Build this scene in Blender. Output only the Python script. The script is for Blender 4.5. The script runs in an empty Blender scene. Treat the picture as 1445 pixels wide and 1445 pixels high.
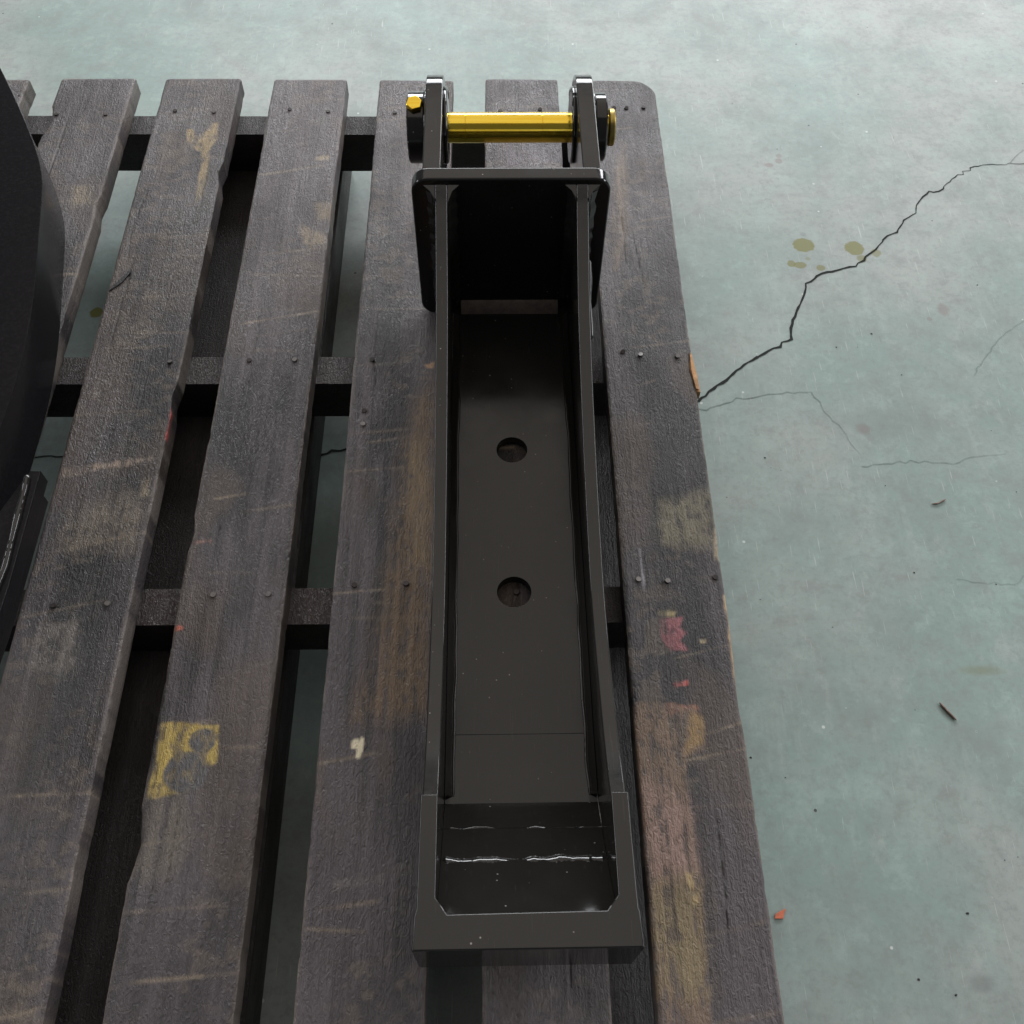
import bpy, bmesh, math, random
import numpy as np
from mathutils import Vector, Matrix

rng = np.random.default_rng(7)
random.seed(7)
S = bpy.context.scene
COL = S.collection

# ------------------------------------------------------------------ camera
F, PITCH, YAW, ROLL, CAMZ = 1400.0, 1.01907, 0.03062, 0.02181, 0.8492
cam_d = bpy.data.cameras.new("camera")
cam_d.sensor_fit = 'HORIZONTAL'
cam_d.sensor_width = 36.0
cam_d.lens = 36.0 * F / 1445.0
cam_d.clip_start = 0.02
cam_d.clip_end = 200
cam = bpy.data.objects.new("camera", cam_d)
COL.objects.link(cam)
_fwd = Vector((math.sin(YAW) * math.cos(PITCH), math.cos(YAW) * math.cos(PITCH), -math.sin(PITCH)))
_r = Vector((math.cos(YAW), -math.sin(YAW), 0))
_u = _r.cross(_fwd)
_r2 = _r * math.cos(ROLL) + _u * math.sin(ROLL)
_u2 = _u * math.cos(ROLL) - _r * math.sin(ROLL)
cam.matrix_world = Matrix(((_r2.x, _u2.x, -_fwd.x, 0), (_r2.y, _u2.y, -_fwd.y, 0),
                           (_r2.z, _u2.z, -_fwd.z, CAMZ), (0, 0, 0, 1)))
S.camera = cam

# ------------------------------------------------------------------ world and lamps (workshop hall)
W = bpy.data.worlds.new("World")
S.world = W
W.use_nodes = True
W.node_tree.nodes["Background"].inputs[0].default_value = (0.80, 0.84, 0.90, 1)
W.node_tree.nodes["Background"].inputs[1].default_value = 0.09


def area(name, loc, target, sx, sy, radiance, color):
    l = bpy.data.lights.new(name, 'AREA')
    l.shape = 'RECTANGLE'
    l.size, l.size_y = sx, sy
    l.energy = radiance * math.pi * sx * sy
    l.color = color
    o = bpy.data.objects.new(name, l)
    COL.objects.link(o)
    o.location = loc
    o.rotation_euler = (Vector(target) - Vector(loc)).to_track_quat('-Z', 'Y').to_euler()
    return o


area("roof_light", (0.6, 3.4, 5.0), (0.6, 3.4, 0), 8, 8.4, 0.48, (1.0, 0.895, 0.80))
area("window_light", (1.4, 8.5, 3.0), (1.4, 0, 0.4), 9.2, 2.1, 11.0, (0.95, 0.975, 1.0))
area("side_window_light", (7.5, 2.4, 3.6), (0, 2.4, 0.2), 7.5, 1.3, 9.6, (0.95, 0.97, 1.0))
area("side_window_light", (-7.5, 1.6, 3.8), (0, 1.6, 0.2), 6.0, 1.2, 7.8, (0.95, 0.97, 1.0))

S.view_settings.view_transform = 'Standard'
S.view_settings.look = 'None'
S.view_settings.gamma = 1
S.view_settings.exposure = 0.52

ZF = -0.145          # floor level, deck top is z = 0


def px(x, y, z=0.0):
    """a photo pixel turned into the point of the level plane z that it shows"""
    d = _fwd + _r2 * ((x - 722.5) / F) - _u2 * ((y - 722.5) / F)
    t = (z - CAMZ) / d.z
    return Vector((d.x * t, d.y * t, z))


# ------------------------------------------------------------------ material helpers
def srgb(h):
    v = [int(h[i:i + 2], 16) / 255 for i in (0, 2, 4)]
    return tuple(c / 12.92 if c <= 0.04045 else ((c + 0.055) / 1.055) ** 2.4 for c in v)


class NT:
    def __init__(self, name):
        self.m = bpy.data.materials.new(name)
        self.m.use_nodes = True
        self.t = self.m.node_tree
        self.b = self.t.nodes["Principled BSDF"]

    def n(self, typ, ins=None, **kw):
        nd = self.t.nodes.new(typ)
        for k, v in kw.items():
            setattr(nd, k, v)
        for k, v in (ins or {}).items():
            self.set(nd, k, v)
        return nd

    def set(self, nd, k, v):
        s = nd.inputs[k]
        if isinstance(v, bpy.types.NodeSocket):
            self.t.links.new(v, s)
        elif isinstance(v, tuple) and len(v) == 3 and s.type == 'RGBA':
            s.default_value = (*v, 1)
        else:
            s.default_value = v

    def pos(self, scale=(1, 1, 1), rot=(0, 0, 0), loc=(0, 0, 0), obj=False):
        if obj:
            c = self.n('ShaderNodeTexCoord').outputs['Object']
        else:
            c = self.n('ShaderNodeNewGeometry').outputs['Position']
        mp = self.n('ShaderNodeMapping', {'Vector': c, 'Scale': scale, 'Rotation': rot, 'Location': loc})
        return mp.outputs[0]

    def noise(self, vec, scale, detail=4, rough=0.55, dist=0.0):
        return self.n('ShaderNodeTexNoise', {'Vector': vec, 'Scale': scale, 'Detail': detail, 'Roughness': rough,
                                             'Distortion': dist}).outputs[0]

    def ramp(self, fac, a, b, va=0.0, vb=1.0):
        return self.n('ShaderNodeMapRange', {'Value': fac, 'From Min': a, 'From Max': b, 'To Min': va, 'To Max': vb},
                      interpolation_type='SMOOTHSTEP').outputs[0]

    def mix(self, fac, a, b, mode='MIX'):
        nd = self.n('ShaderNodeMix', data_type='RGBA', blend_type=mode)
        for i, v in ((0, fac), (6, a), (7, b)):
            s = nd.inputs[i]
            if isinstance(v, bpy.types.NodeSocket):
                self.t.links.new(v, s)
            elif i == 0:
                s.default_value = v
            else:
                s.default_value = (*v, 1)
        return nd.outputs[2]

    def math(self, op, a, b=0.0):
        nd = self.n('ShaderNodeMath', operation=op)
        for i, v in enumerate((a, b)):
            if isinstance(v, bpy.types.NodeSocket):
                self.t.links.new(v, nd.inputs[i])
            else:
                nd.inputs[i].default_value = v
        return nd.outputs[0]

    def bump(self, h, strength, dist, normal=None):
        ins = {'Height': h, 'Strength': strength, 'Distance': dist}
        if normal is not None:
            ins['Normal'] = normal
        return self.n('ShaderNodeBump', ins).outputs[0]

    def out(self, **kw):
        for k, v in kw.items():
            self.set(self.b, k.replace('_', ' '), v)
        return self.m


OLV, RST, DRT = (0.145, 0.138, 0.012), (0.19, 0.15, 0.145), (0.15, 0.16, 0.155)
SPOTS = [(1134, 346, 15, 9.5, OLV, .85, .10), (1206, 350, 13.5, 9.5, OLV, .82, .10), (1236, 357, 7, 5.5, OLV, .6, .2), (1216, 365, 7, 5, OLV, .6, .25),
         (1117, 372, 6, 4.5, OLV, .75, .15), (1129, 374, 9, 4.5, OLV, .75, .15), (1158, 378, 6, 4, OLV, .7, .15), (1140, 365, 3.5, 2.6, OLV, .4, .3),
         (1133, 331, 4, 3, DRT, .4, .4), (136, 441, 9, 7, OLV, .85, .1), (1085, 233, 6, 3, RST, .55, .3), (1099, 227, 5, 3.5, RST, .55, .3),
         (1099, 220, 4, 2.5, RST, .45, .3), (1331, 437, 7, 8, RST, .5, .4), (1219, 605, 9, 7, RST, .5, .45), (1312, 450, 4, 2.5, RST, .45, .3),
         (1385, 946, 26, 6, (0.16, 0.15, 0.06), .4, .7), (1385, 1388, 16, 12, DRT, .5, .6), (1250, 600, 70, 18, DRT, .25, .8)]


def floor_mat(name, tint=None, amount=0.0, crack=False):
    m = NT(name)
    p = m.pos()
    big = m.noise(p, 1.9, 8, 0.66, 0.2)
    mid = m.noise(p, 6.5, 10, 0.74, 0.15)
    fine = m.noise(p, 110, 8, 0.72)
    stk = m.noise(m.pos((30, 4.5, 1)), 1.0, 9, 0.72, 0.1)
    stk2 = m.noise(m.pos((3.2, 20, 1), (0, 0, 0.25)), 1.0, 5, 0.62, 0.3)
    c = m.mix(m.ramp(big, 0.38, 0.62), (0.225, 0.298, 0.275), (0.312, 0.335, 0.318))
    c = m.mix(m.ramp(mid, 0.46, 0.70, 0, 0.75), c, (0.20, 0.245, 0.23))
    c = m.mix(m.ramp(mid, 0.46, 0.28, 0, 0.6), c, (0.32, 0.41, 0.375))
    scf = m.noise(m.pos((1.6, 1, 1), (0, 0, .3)), 17, 8, 0.74, 0.5)
    c = m.mix(m.ramp(scf, 0.54, 0.74, 0, 0.5), c, (0.37, 0.395, 0.38))
    c = m.mix(m.ramp(scf, 0.44, 0.26, 0, 0.5), c, (0.18, 0.195, 0.19))
    c = m.mix(m.ramp(stk, 0.54, 0.72, 0, 0.30), c, (0.37, 0.42, 0.40))
    c = m.mix(m.ramp(stk2, 0.60, 0.82, 0, 0.45), c, (0.20, 0.215, 0.21))
    c = m.mix(m.ramp(fine, 0.46, 0.68, 0.0, 0.45), c, (0.19, 0.225, 0.21))
    # smudgy green and grey mottling at hand size
    sm = m.noise(p, 30, 11, 0.76, 0.1)
    c = m.mix(m.ramp(sm, 0.50, 0.66, 0, 0.55), c, (0.21, 0.225, 0.215))
    c = m.mix(m.ramp(sm, 0.48, 0.34, 0, 0.50), c, (0.30, 0.385, 0.355))
    # fine scratches in several directions, in patches
    for i, (rz, sx, th, v) in enumerate(((0.12, 420, 0.715, 0.50), (1.1, 380, 0.725, 0.50), (-0.75, 400, 0.725, 0.46), (0.6, 450, 0.72, 0.48),
                                         (-1.3, 420, 0.725, 0.46), (0.35, 300, 0.735, 0.16))):
        s = m.noise(m.pos((sx, 17 + 3 * i, 1), (0, 0, rz), (i * 3.1, i * 7.7, 0)), 1.0, 2, 0.5, 0.0)
        pt = m.ramp(m.noise(m.pos((1, 1, 1), (0, 0, 0), (i * 5.3, i * 2.1, 0)), 4.0, 3), 0.45, 0.62, 0.0, 0.55)
        c = m.mix(m.math('MULTIPLY', m.ramp(s, th - .015, th + 0.03), pt), c, (v, v * 1.03, v))
    # spilled drops: soft-edged stains at their places on the slab
    for (sx_, sy_, rx, ry, col, amt, soft) in SPOTS:
        ce = px(sx_, sy_, ZF)
        ex = (px(sx_ + rx, sy_, ZF) - ce).length
        ey = (px(sx_, sy_ + ry, ZF) - ce).length
        mp = m.n('ShaderNodeMapping', {'Vector': p, 'Scale': (1 / ex, 1 / ey, 0.0), 'Location': (-ce.x / ex, -ce.y / ey, 0.0)}).outputs[0]
        ln = m.n('ShaderNodeVectorMath', {0: mp}, operation='LENGTH').outputs['Value']
        ln = m.math('ADD', ln, m.math('MULTIPLY', m.math('SUBTRACT', m.noise(p, 130, 3), 0.5), 0.55))
        f = m.ramp(ln, 1.0 + soft, 1.0 - soft, 0.0, amt)
        c = m.mix(f, c, col)
    # pale and dark specks
    vz = m.n('ShaderNodeTexVoronoi', {'Vector': p, 'Scale': 38.0, 'Randomness': 1.0})
    keep = m.n('ShaderNodeSeparateColor', {'Color': vz.outputs['Color']})
    sp = m.math('MULTIPLY', m.ramp(vz.outputs['Distance'], 0.085, 0.05), m.ramp(keep.outputs[0], 0.86, 0.88))
    c = m.mix(sp, c, (0.52, 0.55, 0.53))
    sd = m.math('MULTIPLY', m.ramp(vz.outputs['Distance'], 0.075, 0.05), m.ramp(keep.outputs[1], 0.90, 0.92))
    c = m.mix(sd, c, (0.06, 0.065, 0.065))
    if tint:
        c = m.mix(amount, c, tint)
    h = m.math('ADD', m.math('MULTIPLY', fine, 0.5), mid)
    rough = m.ramp(mid, 0.3, 0.7, 0.46, 0.54)
    if crack:
        return m.out(Base_Color=c, Roughness=0.95, Specular_IOR_Level=0.1)
    return m.out(Base_Color=c, Roughness=rough, Specular_IOR_Level=0.34, Normal=m.bump(h, 0.35, 0.0010))


M = {}
M['floor'] = floor_mat('painted_concrete')
M['crack'] = floor_mat('crack_dirt', (0.02, 0.022, 0.02), 0.96, True)
M['hair'] = floor_mat('hairline_dirt', (0.10, 0.11, 0.105), 0.20, True)


def wood_mat(name, attr=True, base=(0.05, 0.035, 0.03)):
    m = NT(name)
    g = m.noise(m.pos((110, 3.6, 110)), 1.0, 8, 0.72, 0.5)
    g2 = m.noise(m.pos((330, 12, 330)), 1.0, 5, 0.68, 0.8)
    cr = m.noise(m.pos((1, 0.42, 1)), 330, 4, 0.62, 1.4)
    blot = m.noise(m.pos((1.0, 0.6, 1)), 15, 5, 0.65)
    if attr:
        c = m.n('ShaderNodeAttribute', attribute_name='paint').outputs['Color']
    else:
        c = m.mix(m.ramp(blot, 0.3, 0.7), base, tuple(v * 0.55 for v in base))
    c = m.mix(m.ramp(g, 0.45, 0.66, 0.0, 0.45), c, tuple([0.45] * 3), 'MULTIPLY')
    c = m.mix(m.ramp(g2, 0.54, 0.80, 0.0, 0.26), c, (0.17, 0.148, 0.142), 'MIX')
    c = m.mix(m.ramp(cr, 0.48, 0.32, 0.0, 0.45), c, (0.3, 0.29, 0.3), 'MULTIPLY')
    c = m.mix(m.ramp(blot, 0.55, 0.75, 0.0, 0.40), c, (0.35, 0.35, 0.36), 'MULTIPLY')
    h = m.math('ADD', m.math('MULTIPLY', g2, 0.8), m.math('ADD', m.math('MULTIPLY', cr, 1.7), g))
    rough = m.ramp(blot, 0.35, 0.65, 0.36, 0.56)
    return m.out(Base_Color=c, Roughness=rough, Specular_IOR_Level=0.5, Normal=m.bump(h, 0.72, 0.0018))


M['deck'] = wood_mat('stained_deck_wood')
M['beam'] = wood_mat('brown_beam_wood', False, (0.034, 0.022, 0.020))
M['under'] = wood_mat('dark_under_wood', False, (0.045, 0.038, 0.036))


def paint_mat(name, rough=0.2, base=0.011, dust=True, spec=0.5, bmp=0.22):
    m = NT(name)
    p = m.pos()
    peel = m.noise(p, 95, 3, 0.55)
    wav = m.noise(p, 16, 2, 0.5)
    c = (base * 1.06, base, base * 0.93)
    if dust:
        vz = m.n('ShaderNodeTexVoronoi', {'Vector': p, 'Scale': 170.0})
        k = m.n('ShaderNodeSeparateColor', {'Color': vz.outputs['Color']})
        cl = m.ramp(m.noise(p, 14, 3), 0.45, 0.62)
        sp = m.math('MULTIPLY', m.math('MULTIPLY', m.ramp(vz.outputs['Distance'], 0.16, 0.08),
                                       m.ramp(k.outputs[0], 0.82, 0.84)), cl)
        film = m.ramp(m.noise(p, 7, 5, 0.6), 0.35, 0.75, 0.0, 0.10)
        c2 = m.mix(film, c, (0.045, 0.04, 0.035))
        for q, (rz, sx) in enumerate(((0.15, 520), (1.25, 480), (-0.8, 500))):
            sn = m.noise(m.pos((sx, 22, 60), (0, 0, rz), (q * 3.7, q * 1.9, 0)), 1.0, 2, 0.5)
            c2 = m.mix(m.math('MULTIPLY', m.ramp(sn, 0.70, 0.745), 0.06), c2, (0.12, 0.11, 0.10))
        c = m.mix(m.math('MULTIPLY', sp, 0.75), c2, (0.30, 0.28, 0.25))
    r = m.ramp(m.noise(p, 22, 4, 0.6), 0.3, 0.75, rough * 0.75, rough * 1.35)
    h = m.math('ADD', m.math('MULTIPLY', peel, 0.25), wav)
    return m.out(Base_Color=c, Roughness=r, Specular_IOR_Level=spec, Normal=m.bump(h, bmp, 0.0012))


M['black'] = paint_mat('gloss_black_paint', 0.12)
M['satin'] = paint_mat('satin_black_paint', 0.20, 0.012, True, 0.5, 0.14)
M['pocket'] = paint_mat('deep_gloss_black_paint', 0.07, 0.010, True, 0.5, 0.02)
M['weld'] = paint_mat('painted_weld', 0.08, 0.014, False)


def matte():
    m = NT('bucket_black_paint')
    g = m.noise(m.pos(), 300, 4, 0.6)
    c = m.mix(m.ramp(g, 0.4, 0.8), (0.007, 0.0065, 0.0075), (0.013, 0.012, 0.013))
    return m.out(Base_Color=c, Roughness=0.20, Specular_IOR_Level=0.12)


M['bucket'] = matte()


def zinc():
    m = NT('yellow_zinc_plate')
    g = m.noise(m.pos((3, 60, 60), obj=True), 3.0, 4, 0.6)
    c = m.mix(m.ramp(g, 0.3, 0.7), (1.0, 0.74, 0.10), (0.93, 0.60, 0.05))
    return m.out(Base_Color=c, Metallic=1.0, Roughness=m.ramp(g, 0.3, 0.7, 0.10, 0.2))


M['zinc'] = zinc()


def dull_zinc():
    m = NT('tarnished_zinc')
    g = m.noise(m.pos(), 90, 4, 0.6)
    c = m.mix(m.ramp(g, 0.35, 0.65), (0.42, 0.31, 0.08), (0.22, 0.17, 0.06))
    return m.out(Base_Color=c, Metallic=0.85, Roughness=0.34)


M['dullzinc'] = dull_zinc()


def simple(name, col, rough=0.6, metal=0.0, bump=None):
    m = NT(name)
    p = m.pos()
    g = m.noise(p, 120, 4, 0.6)
    c = m.mix(m.ramp(g, 0.3, 0.7), col, tuple(v * 0.6 for v in col))
    kw = dict(Base_Color=c, Roughness=rough, Metallic=metal)
    if bump:
        kw['Normal'] = m.bump(g, 0.6, bump)
    return m.out(**kw)


M['nail'] = simple('nail_steel', (0.20, 0.19, 0.185), 0.42, 0.8)
M['nail_dark'] = simple('rusted_nail', (0.05, 0.04, 0.038), 0.6, 0.5)
M['rustweld'] = simple('bare_brown_weld', (0.085, 0.062, 0.05), 0.5, 0.0, 0.002)
M['fresh'] = simple('fresh_broken_wood', (0.50, 0.27, 0.12), 0.75, 0, 0.002)
M['pale'] = simple('pale_bare_wood', (0.50, 0.40, 0.26), 0.8, 0, 0.002)
M['orange'] = simple('orange_plastic', (0.75, 0.20, 0.10), 0.5)
M['twig'] = simple('twig_bark', (0.22, 0.15, 0.12), 0.7, 0, 0.001)
M['grit'] = simple('dark_grit', (0.03, 0.03, 0.03), 0.8)


# ------------------------------------------------------------------ object helpers
def link(name, me, mat, parent=None, smooth=None):
    if mat:
        me.materials.append(mat)
    if smooth:
        me.polygons.foreach_set('use_smooth', [True] * len(me.polygons))
        me.set_sharp_from_angle(angle=math.radians(smooth))
    o = bpy.data.objects.new(name, me)
    COL.objects.link(o)
    o.parent = parent
    return o


def mesh(name, vs, fs, mat, parent=None, smooth=None):
    me = bpy.data.meshes.new(name)
    me.from_pydata([tuple(v) for v in vs], [], fs)
    me.update()
    return link(name, me, mat, parent, smooth)


def empty(name, loc, rz=0.0):
    o = bpy.data.objects.new(name, None)
    COL.objects.link(o)
    o.location = loc
    o.rotation_euler.z = rz
    return o


def tag(o, label=None, cat=None, group=None, kind=None):
    for k, v in (('label', label), ('category', cat), ('group', group), ('kind', kind)):
        if v:
            o[k] = v
    return o


AX = {'x': Matrix(((0, 0, 1, 0), (1, 0, 0, 0), (0, 1, 0, 0), (0, 0, 0, 1))),   # outline (y,z), thickness along x
      'y': Matrix(((1, 0, 0, 0), (0, 0, -1, 0), (0, 1, 0, 0), (0, 0, 0, 1))),  # outline (x,z), thickness along y
      'z': Matrix.Identity(4)}                                              # outline (x,y), thickness along z


def plate(name, outlines, axis, lo, hi, mat, parent=None, bev=0.0012, seg=2, smooth=35):
    """flat plate with holes and softly rounded edges"""
    cu = bpy.data.curves.new(name, 'CURVE')
    cu.dimensions = '2D'
    cu.fill_mode = 'BOTH'
    for pts in outlines:
        sp = cu.splines.new('POLY')
        sp.points.add(len(pts) - 1)
        for q, (a, b) in zip(sp.points, pts):
            q.co = (a, b, 0, 1)
        sp.use_cyclic_u = True
    t = abs(hi - lo)
    cu.extrude = t / 2 - bev
    cu.bevel_depth = bev
    cu.bevel_resolution = seg
    cu.offset = -bev
    tmp = bpy.data.objects.new(name + '_tmp', cu)
    COL.objects.link(tmp)
    dg = bpy.context.evaluated_depsgraph_get()
    me = bpy.data.meshes.new_from_object(tmp.evaluated_get(dg))
    bpy.data.objects.remove(tmp)
    bpy.data.curves.remove(cu)
    me.name = name
    bm = bmesh.new()
    bm.from_mesh(me)
    bmesh.ops.remove_doubles(bm, verts=bm.verts, dist=1e-6)
    mid = (lo + hi) / 2
    mv = {'x': Vector((mid, 0, 0)), 'y': Vector((0, mid, 0)), 'z': Vector((0, 0, mid))}[axis]
    bm.transform(Matrix.Translation(mv) @ AX[axis])
    bmesh.ops.recalc_face_normals(bm, faces=bm.faces)
    bm.to_mesh(me)
    bm.free()
    me.materials.clear()
    o = link(name, me, mat, parent, smooth)
    wn = o.modifiers.new('weighted_normal', 'WEIGHTED_NORMAL')
    wn.keep_sharp = True
    wn.weight = 80
    return o


def circ(cx, cy, r, n=40, a0=0.0, a1=2 * math.pi):
    full = abs(a1 - a0) > 6.28
    k = n if full else n - 1
    return [(cx + r * math.cos(a0 + (a1 - a0) * i / k), cy + r * math.sin(a0 + (a1 - a0) * i / k)) for i in range(n)]


def rrect(x0, x1, y0, y1, r, n=7):
    out = []
    for cx, cy, a in ((x1 - r, y1 - r, 0), (x0 + r, y1 - r, 1), (x0 + r, y0 + r, 2), (x1 - r, y0 + r, 3)):
        out += circ(cx, cy, r, n, a * math.pi / 2, (a + 1) * math.pi / 2)
    return out


def lathe_x(name, prof, mat, parent, cy, cz, n=48, smooth=35):
    """prof: (x, radius) pairs, revolved about the x axis through (cy, cz)"""
    vs, fs = [], []
    for (x, r) in prof:
        for i in range(n):
            a = 2 * math.pi * i / n
            vs.append((x, cy + r * math.cos(a), cz + r * math.sin(a)))
    for j in range(len(prof) - 1):
        for i in range(n):
            k = (i + 1) % n
            fs.append((j * n + i, j * n + k, (j + 1) * n + k, (j + 1) * n + i))
    fs.append(tuple(range(n))[::-1])
    fs.append(tuple((len(prof) - 1) * n + i for i in range(n)))
    o = mesh(name, vs, fs, mat, parent)
    bm = bmesh.new()
    bm.from_mesh(o.data)
    bmesh.ops.recalc_face_normals(bm, faces=bm.faces)
    bm.to_mesh(o.data)
    bm.free()
    o.data.polygons.foreach_set('use_smooth', [True] * len(o.data.polygons))
    o.data.set_sharp_from_angle(angle=math.radians(smooth))
    return o


def weld(name, pts, r, mat, parent, wob=0.35, step=0.0022, n=8, seed=0):
    """rippled bead of weld metal along a line of points"""
    rg = np.random.default_rng(seed)
    P = [Vector(p) for p in pts]
    path = []
    for a, b in zip(P[:-1], P[1:]):
        k = max(2, int((b - a).length / step))
        path += [a.lerp(b, i / k) for i in range(k)]
    path.append(P[-1])
    L = len(path)
    vs, fs = [], []
    slow = np.interp(np.arange(L), np.linspace(0, L, max(3, L // 7)), rg.normal(0, 1, max(3, L // 7)))
    for i, p in enumerate(path):
        d = (path[min(i + 1, L - 1)] - path[max(i - 1, 0)]).normalized()
        up = Vector((0, 0, 1)) if abs(d.z) < 0.9 else Vector((0, 1, 0))
        s = d.cross(up).normalized()
        u = s.cross(d)
        rr = r * (1 + 0.02 * math.sin(i * 1.9) + wob * 0.30 * slow[i] + rg.normal(0, 0.02))
        if i in (0, L - 1):
            rr *= 0.4
        for j in range(n):
            a = 2 * math.pi * j / n
            vs.append(p + s * (rr * math.cos(a)) + u * (rr * math.sin(a)))
    for i in range(L - 1):
        for j in range(n):
            k = (j + 1) % n
            fs.append((i * n + j, i * n + k, (i + 1) * n + k, (i + 1) * n + j))
    fs.append(tuple(range(n))[::-1])
    fs.append(tuple((L - 1) * n + j for j in range(n)))
    return mesh(name, vs, fs, mat, parent, 60)


# numpy value noise -------------------------------------------------
def vnoise(x, y, seed):
    rg = np.random.default_rng(seed)
    T = rg.random((257, 257))
    xi, yi = np.floor(x).astype(int), np.floor(y).astype(int)
    fx, fy = x - xi, y - yi
    fx, fy = fx * fx * (3 - 2 * fx), fy * fy * (3 - 2 * fy)
    a, b = T[xi % 256, yi % 256], T[(xi + 1) % 256, yi % 256]
    c, d = T[xi % 256, (yi + 1) % 256], T[(xi + 1) % 256, (yi + 1) % 256]
    return (a * (1 - fx) + b * fx) * (1 - fy) + (c * (1 - fx) + d * fx) * fy


def fbm(x, y, seed, oct=4):
    s, w, t = 0, 1, 0
    for i in range(oct):
        s = s + w * vnoise(x * 2 ** i + 31.7 * i, y * 2 ** i + 17.3 * i, seed + i)
        t += w
        w *= 0.55
    return s / t


def sstep(v, a, b):
    t = np.clip((v - a) / (b - a), 0, 1)
    return t * t * (3 - 2 * t)


def poly_sd(X, Y, poly):
    """distance to a polygon, negative inside"""
    P = np.array(poly)
    Q = np.roll(P, -1, 0)
    best = np.full(X.shape, 1e9)
    ins = np.zeros(X.shape, bool)
    for (ax, ay), (bx, by) in zip(P, Q):
        dx, dy = bx - ax, by - ay
        t = np.clip(((X - ax) * dx + (Y - ay) * dy) / (dx * dx + dy * dy + 1e-12), 0, 1)
        best = np.minimum(best, (X - ax - t * dx) ** 2 + (Y - ay - t * dy) ** 2)
        cond = ((ay > Y) != (by > Y))
        ins ^= cond & (X < dx * (Y - ay) / (dy if abs(dy) > 1e-12 else 1e-12) + ax)
    d = np.sqrt(best)
    return np.where(ins, -d, d)


def pxy(pts, z=0.0):
    return [(px(a, b, z).x, px(a, b, z).y) for a, b in pts]


# ------------------------------------------------------------------ floor
def sheet(name, poly, z, mat, parent):
    return mesh(name, [(a, b, z) for a, b in poly], [tuple(range(len(poly)))], mat, parent)


floor = mesh('floor', [(-14, -6, ZF), (14, -6, ZF), (14, 24, ZF), (-14, 24, ZF)], [(0, 1, 2, 3)], M['floor'])
tag(floor, 'worn pale green painted concrete floor with cracks', 'floor', kind='structure')


def crack_line(name, pts, w0, w1, mat, seed, z=0.0005, jag=0.0028):
    rg = np.random.default_rng(seed)
    P = [Vector(px(a, b, ZF)) for a, b in pts]
    path = []
    for a, b in zip(P[:-1], P[1:]):
        k = max(1, int((b - a).length / 0.007))
        for i in range(k):
            q = a.lerp(b, i / k)
            if i:
                q = q + Vector((rg.normal(0, jag * .5), rg.normal(0, jag * .5), 0))
            path.append(q)
    path.append(P[-1])
    L = len(path)
    vs, fs = [], []
    for i, p in enumerate(path):
        d = (path[min(i + 1, L - 1)] - path[max(i - 1, 0)]).normalized()
        s = Vector((-d.y, d.x, 0))
        w = np.interp(i / L, (0, 0.3, 0.75, 1), (w0, w0 * .9, w1, w1 * .5)) * rg.uniform(0.55, 1.35)
        vs += [p + s * w / 2 + Vector((0, 0, z)), p - s * w / 2 + Vector((0, 0, z))]
    for i in range(L - 1):
        fs.append((2 * i, 2 * i + 1, 2 * i + 3, 2 * i + 2))
    return mesh(name, vs, fs, mat, floor)


crack_line('crack', [(985, 567), (1000, 553), (1025, 537), (1050, 515), (1085, 495), (1117, 479), (1116, 463), (1124, 440),
                     (1134, 418), (1137, 400), (1160, 386), (1190, 379), (1208, 376), (1232, 355), (1252, 333), (1266, 328),
                     (1275, 311), (1288, 303), (1302, 278), (1311, 270), (1325, 270), (1348, 250), (1375, 235), (1400, 232),
                     (1445, 231), (1500, 228)], 0.0036, 0.0017, M['crack'], 1)
crack_line('crack', [(985, 567), (900, 580), (700, 612), (600, 622), (488, 634), (441, 645), (250, 640), (95, 644), (62, 644),
                     (20, 640)], 0.004, 0.003, M['crack'], 2)
crack_line('crack', [(985, 577), (1010, 573), (1033, 567), (1050, 563), (1085, 556), (1145, 553)], 0.0014, 0.0008, M['hair'], 3)
crack_line('crack', [(1145, 553), (1160, 575), (1190, 608), (1213, 640)], 0.0007, 0.0004, M['hair'], 4)
crack_line('crack', [(1216, 658), (1250, 654), (1305, 650), (1345, 655), (1370, 645), (1420, 640)], 0.0009, 0.0005, M['hair'], 5)
crack_line('crack', [(1375, 530), (1390, 505), (1405, 485), (1425, 466), (1445, 452)], 0.0008, 0.0005, M['hair'], 6)
crack_line('crack', [(1350, 817), (1385, 822), (1432, 825), (1460, 800)], 0.0006, 0.0004, M['hair'], 7)
crack_line('crack', [(1425, 232), (1432, 222), (1450, 210)], 0.001, 0.0007, M['hair'], 8)


# ------------------------------------------------------------------ pallet
pallet = empty('wooden_pallet', (0, 0, ZF))
tag(pallet, 'dark weathered wooden pallet of spaced long boards on the green floor', 'pallet')
PZ = -ZF

DARK = np.array((0.0155, 0.0122, 0.0125))
GREY = np.array((0.070, 0.0575, 0.0605))
BROWN = np.array((0.085, 0.060, 0.046))
TAN = np.array((0.26, 0.20, 0.135))
BEAMS = ((1.1355, 1.1735), (0.7075, 0.7465), (0.4115, 0.4505), (-0.02, 0.02))
TH = 0.0245


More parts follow.
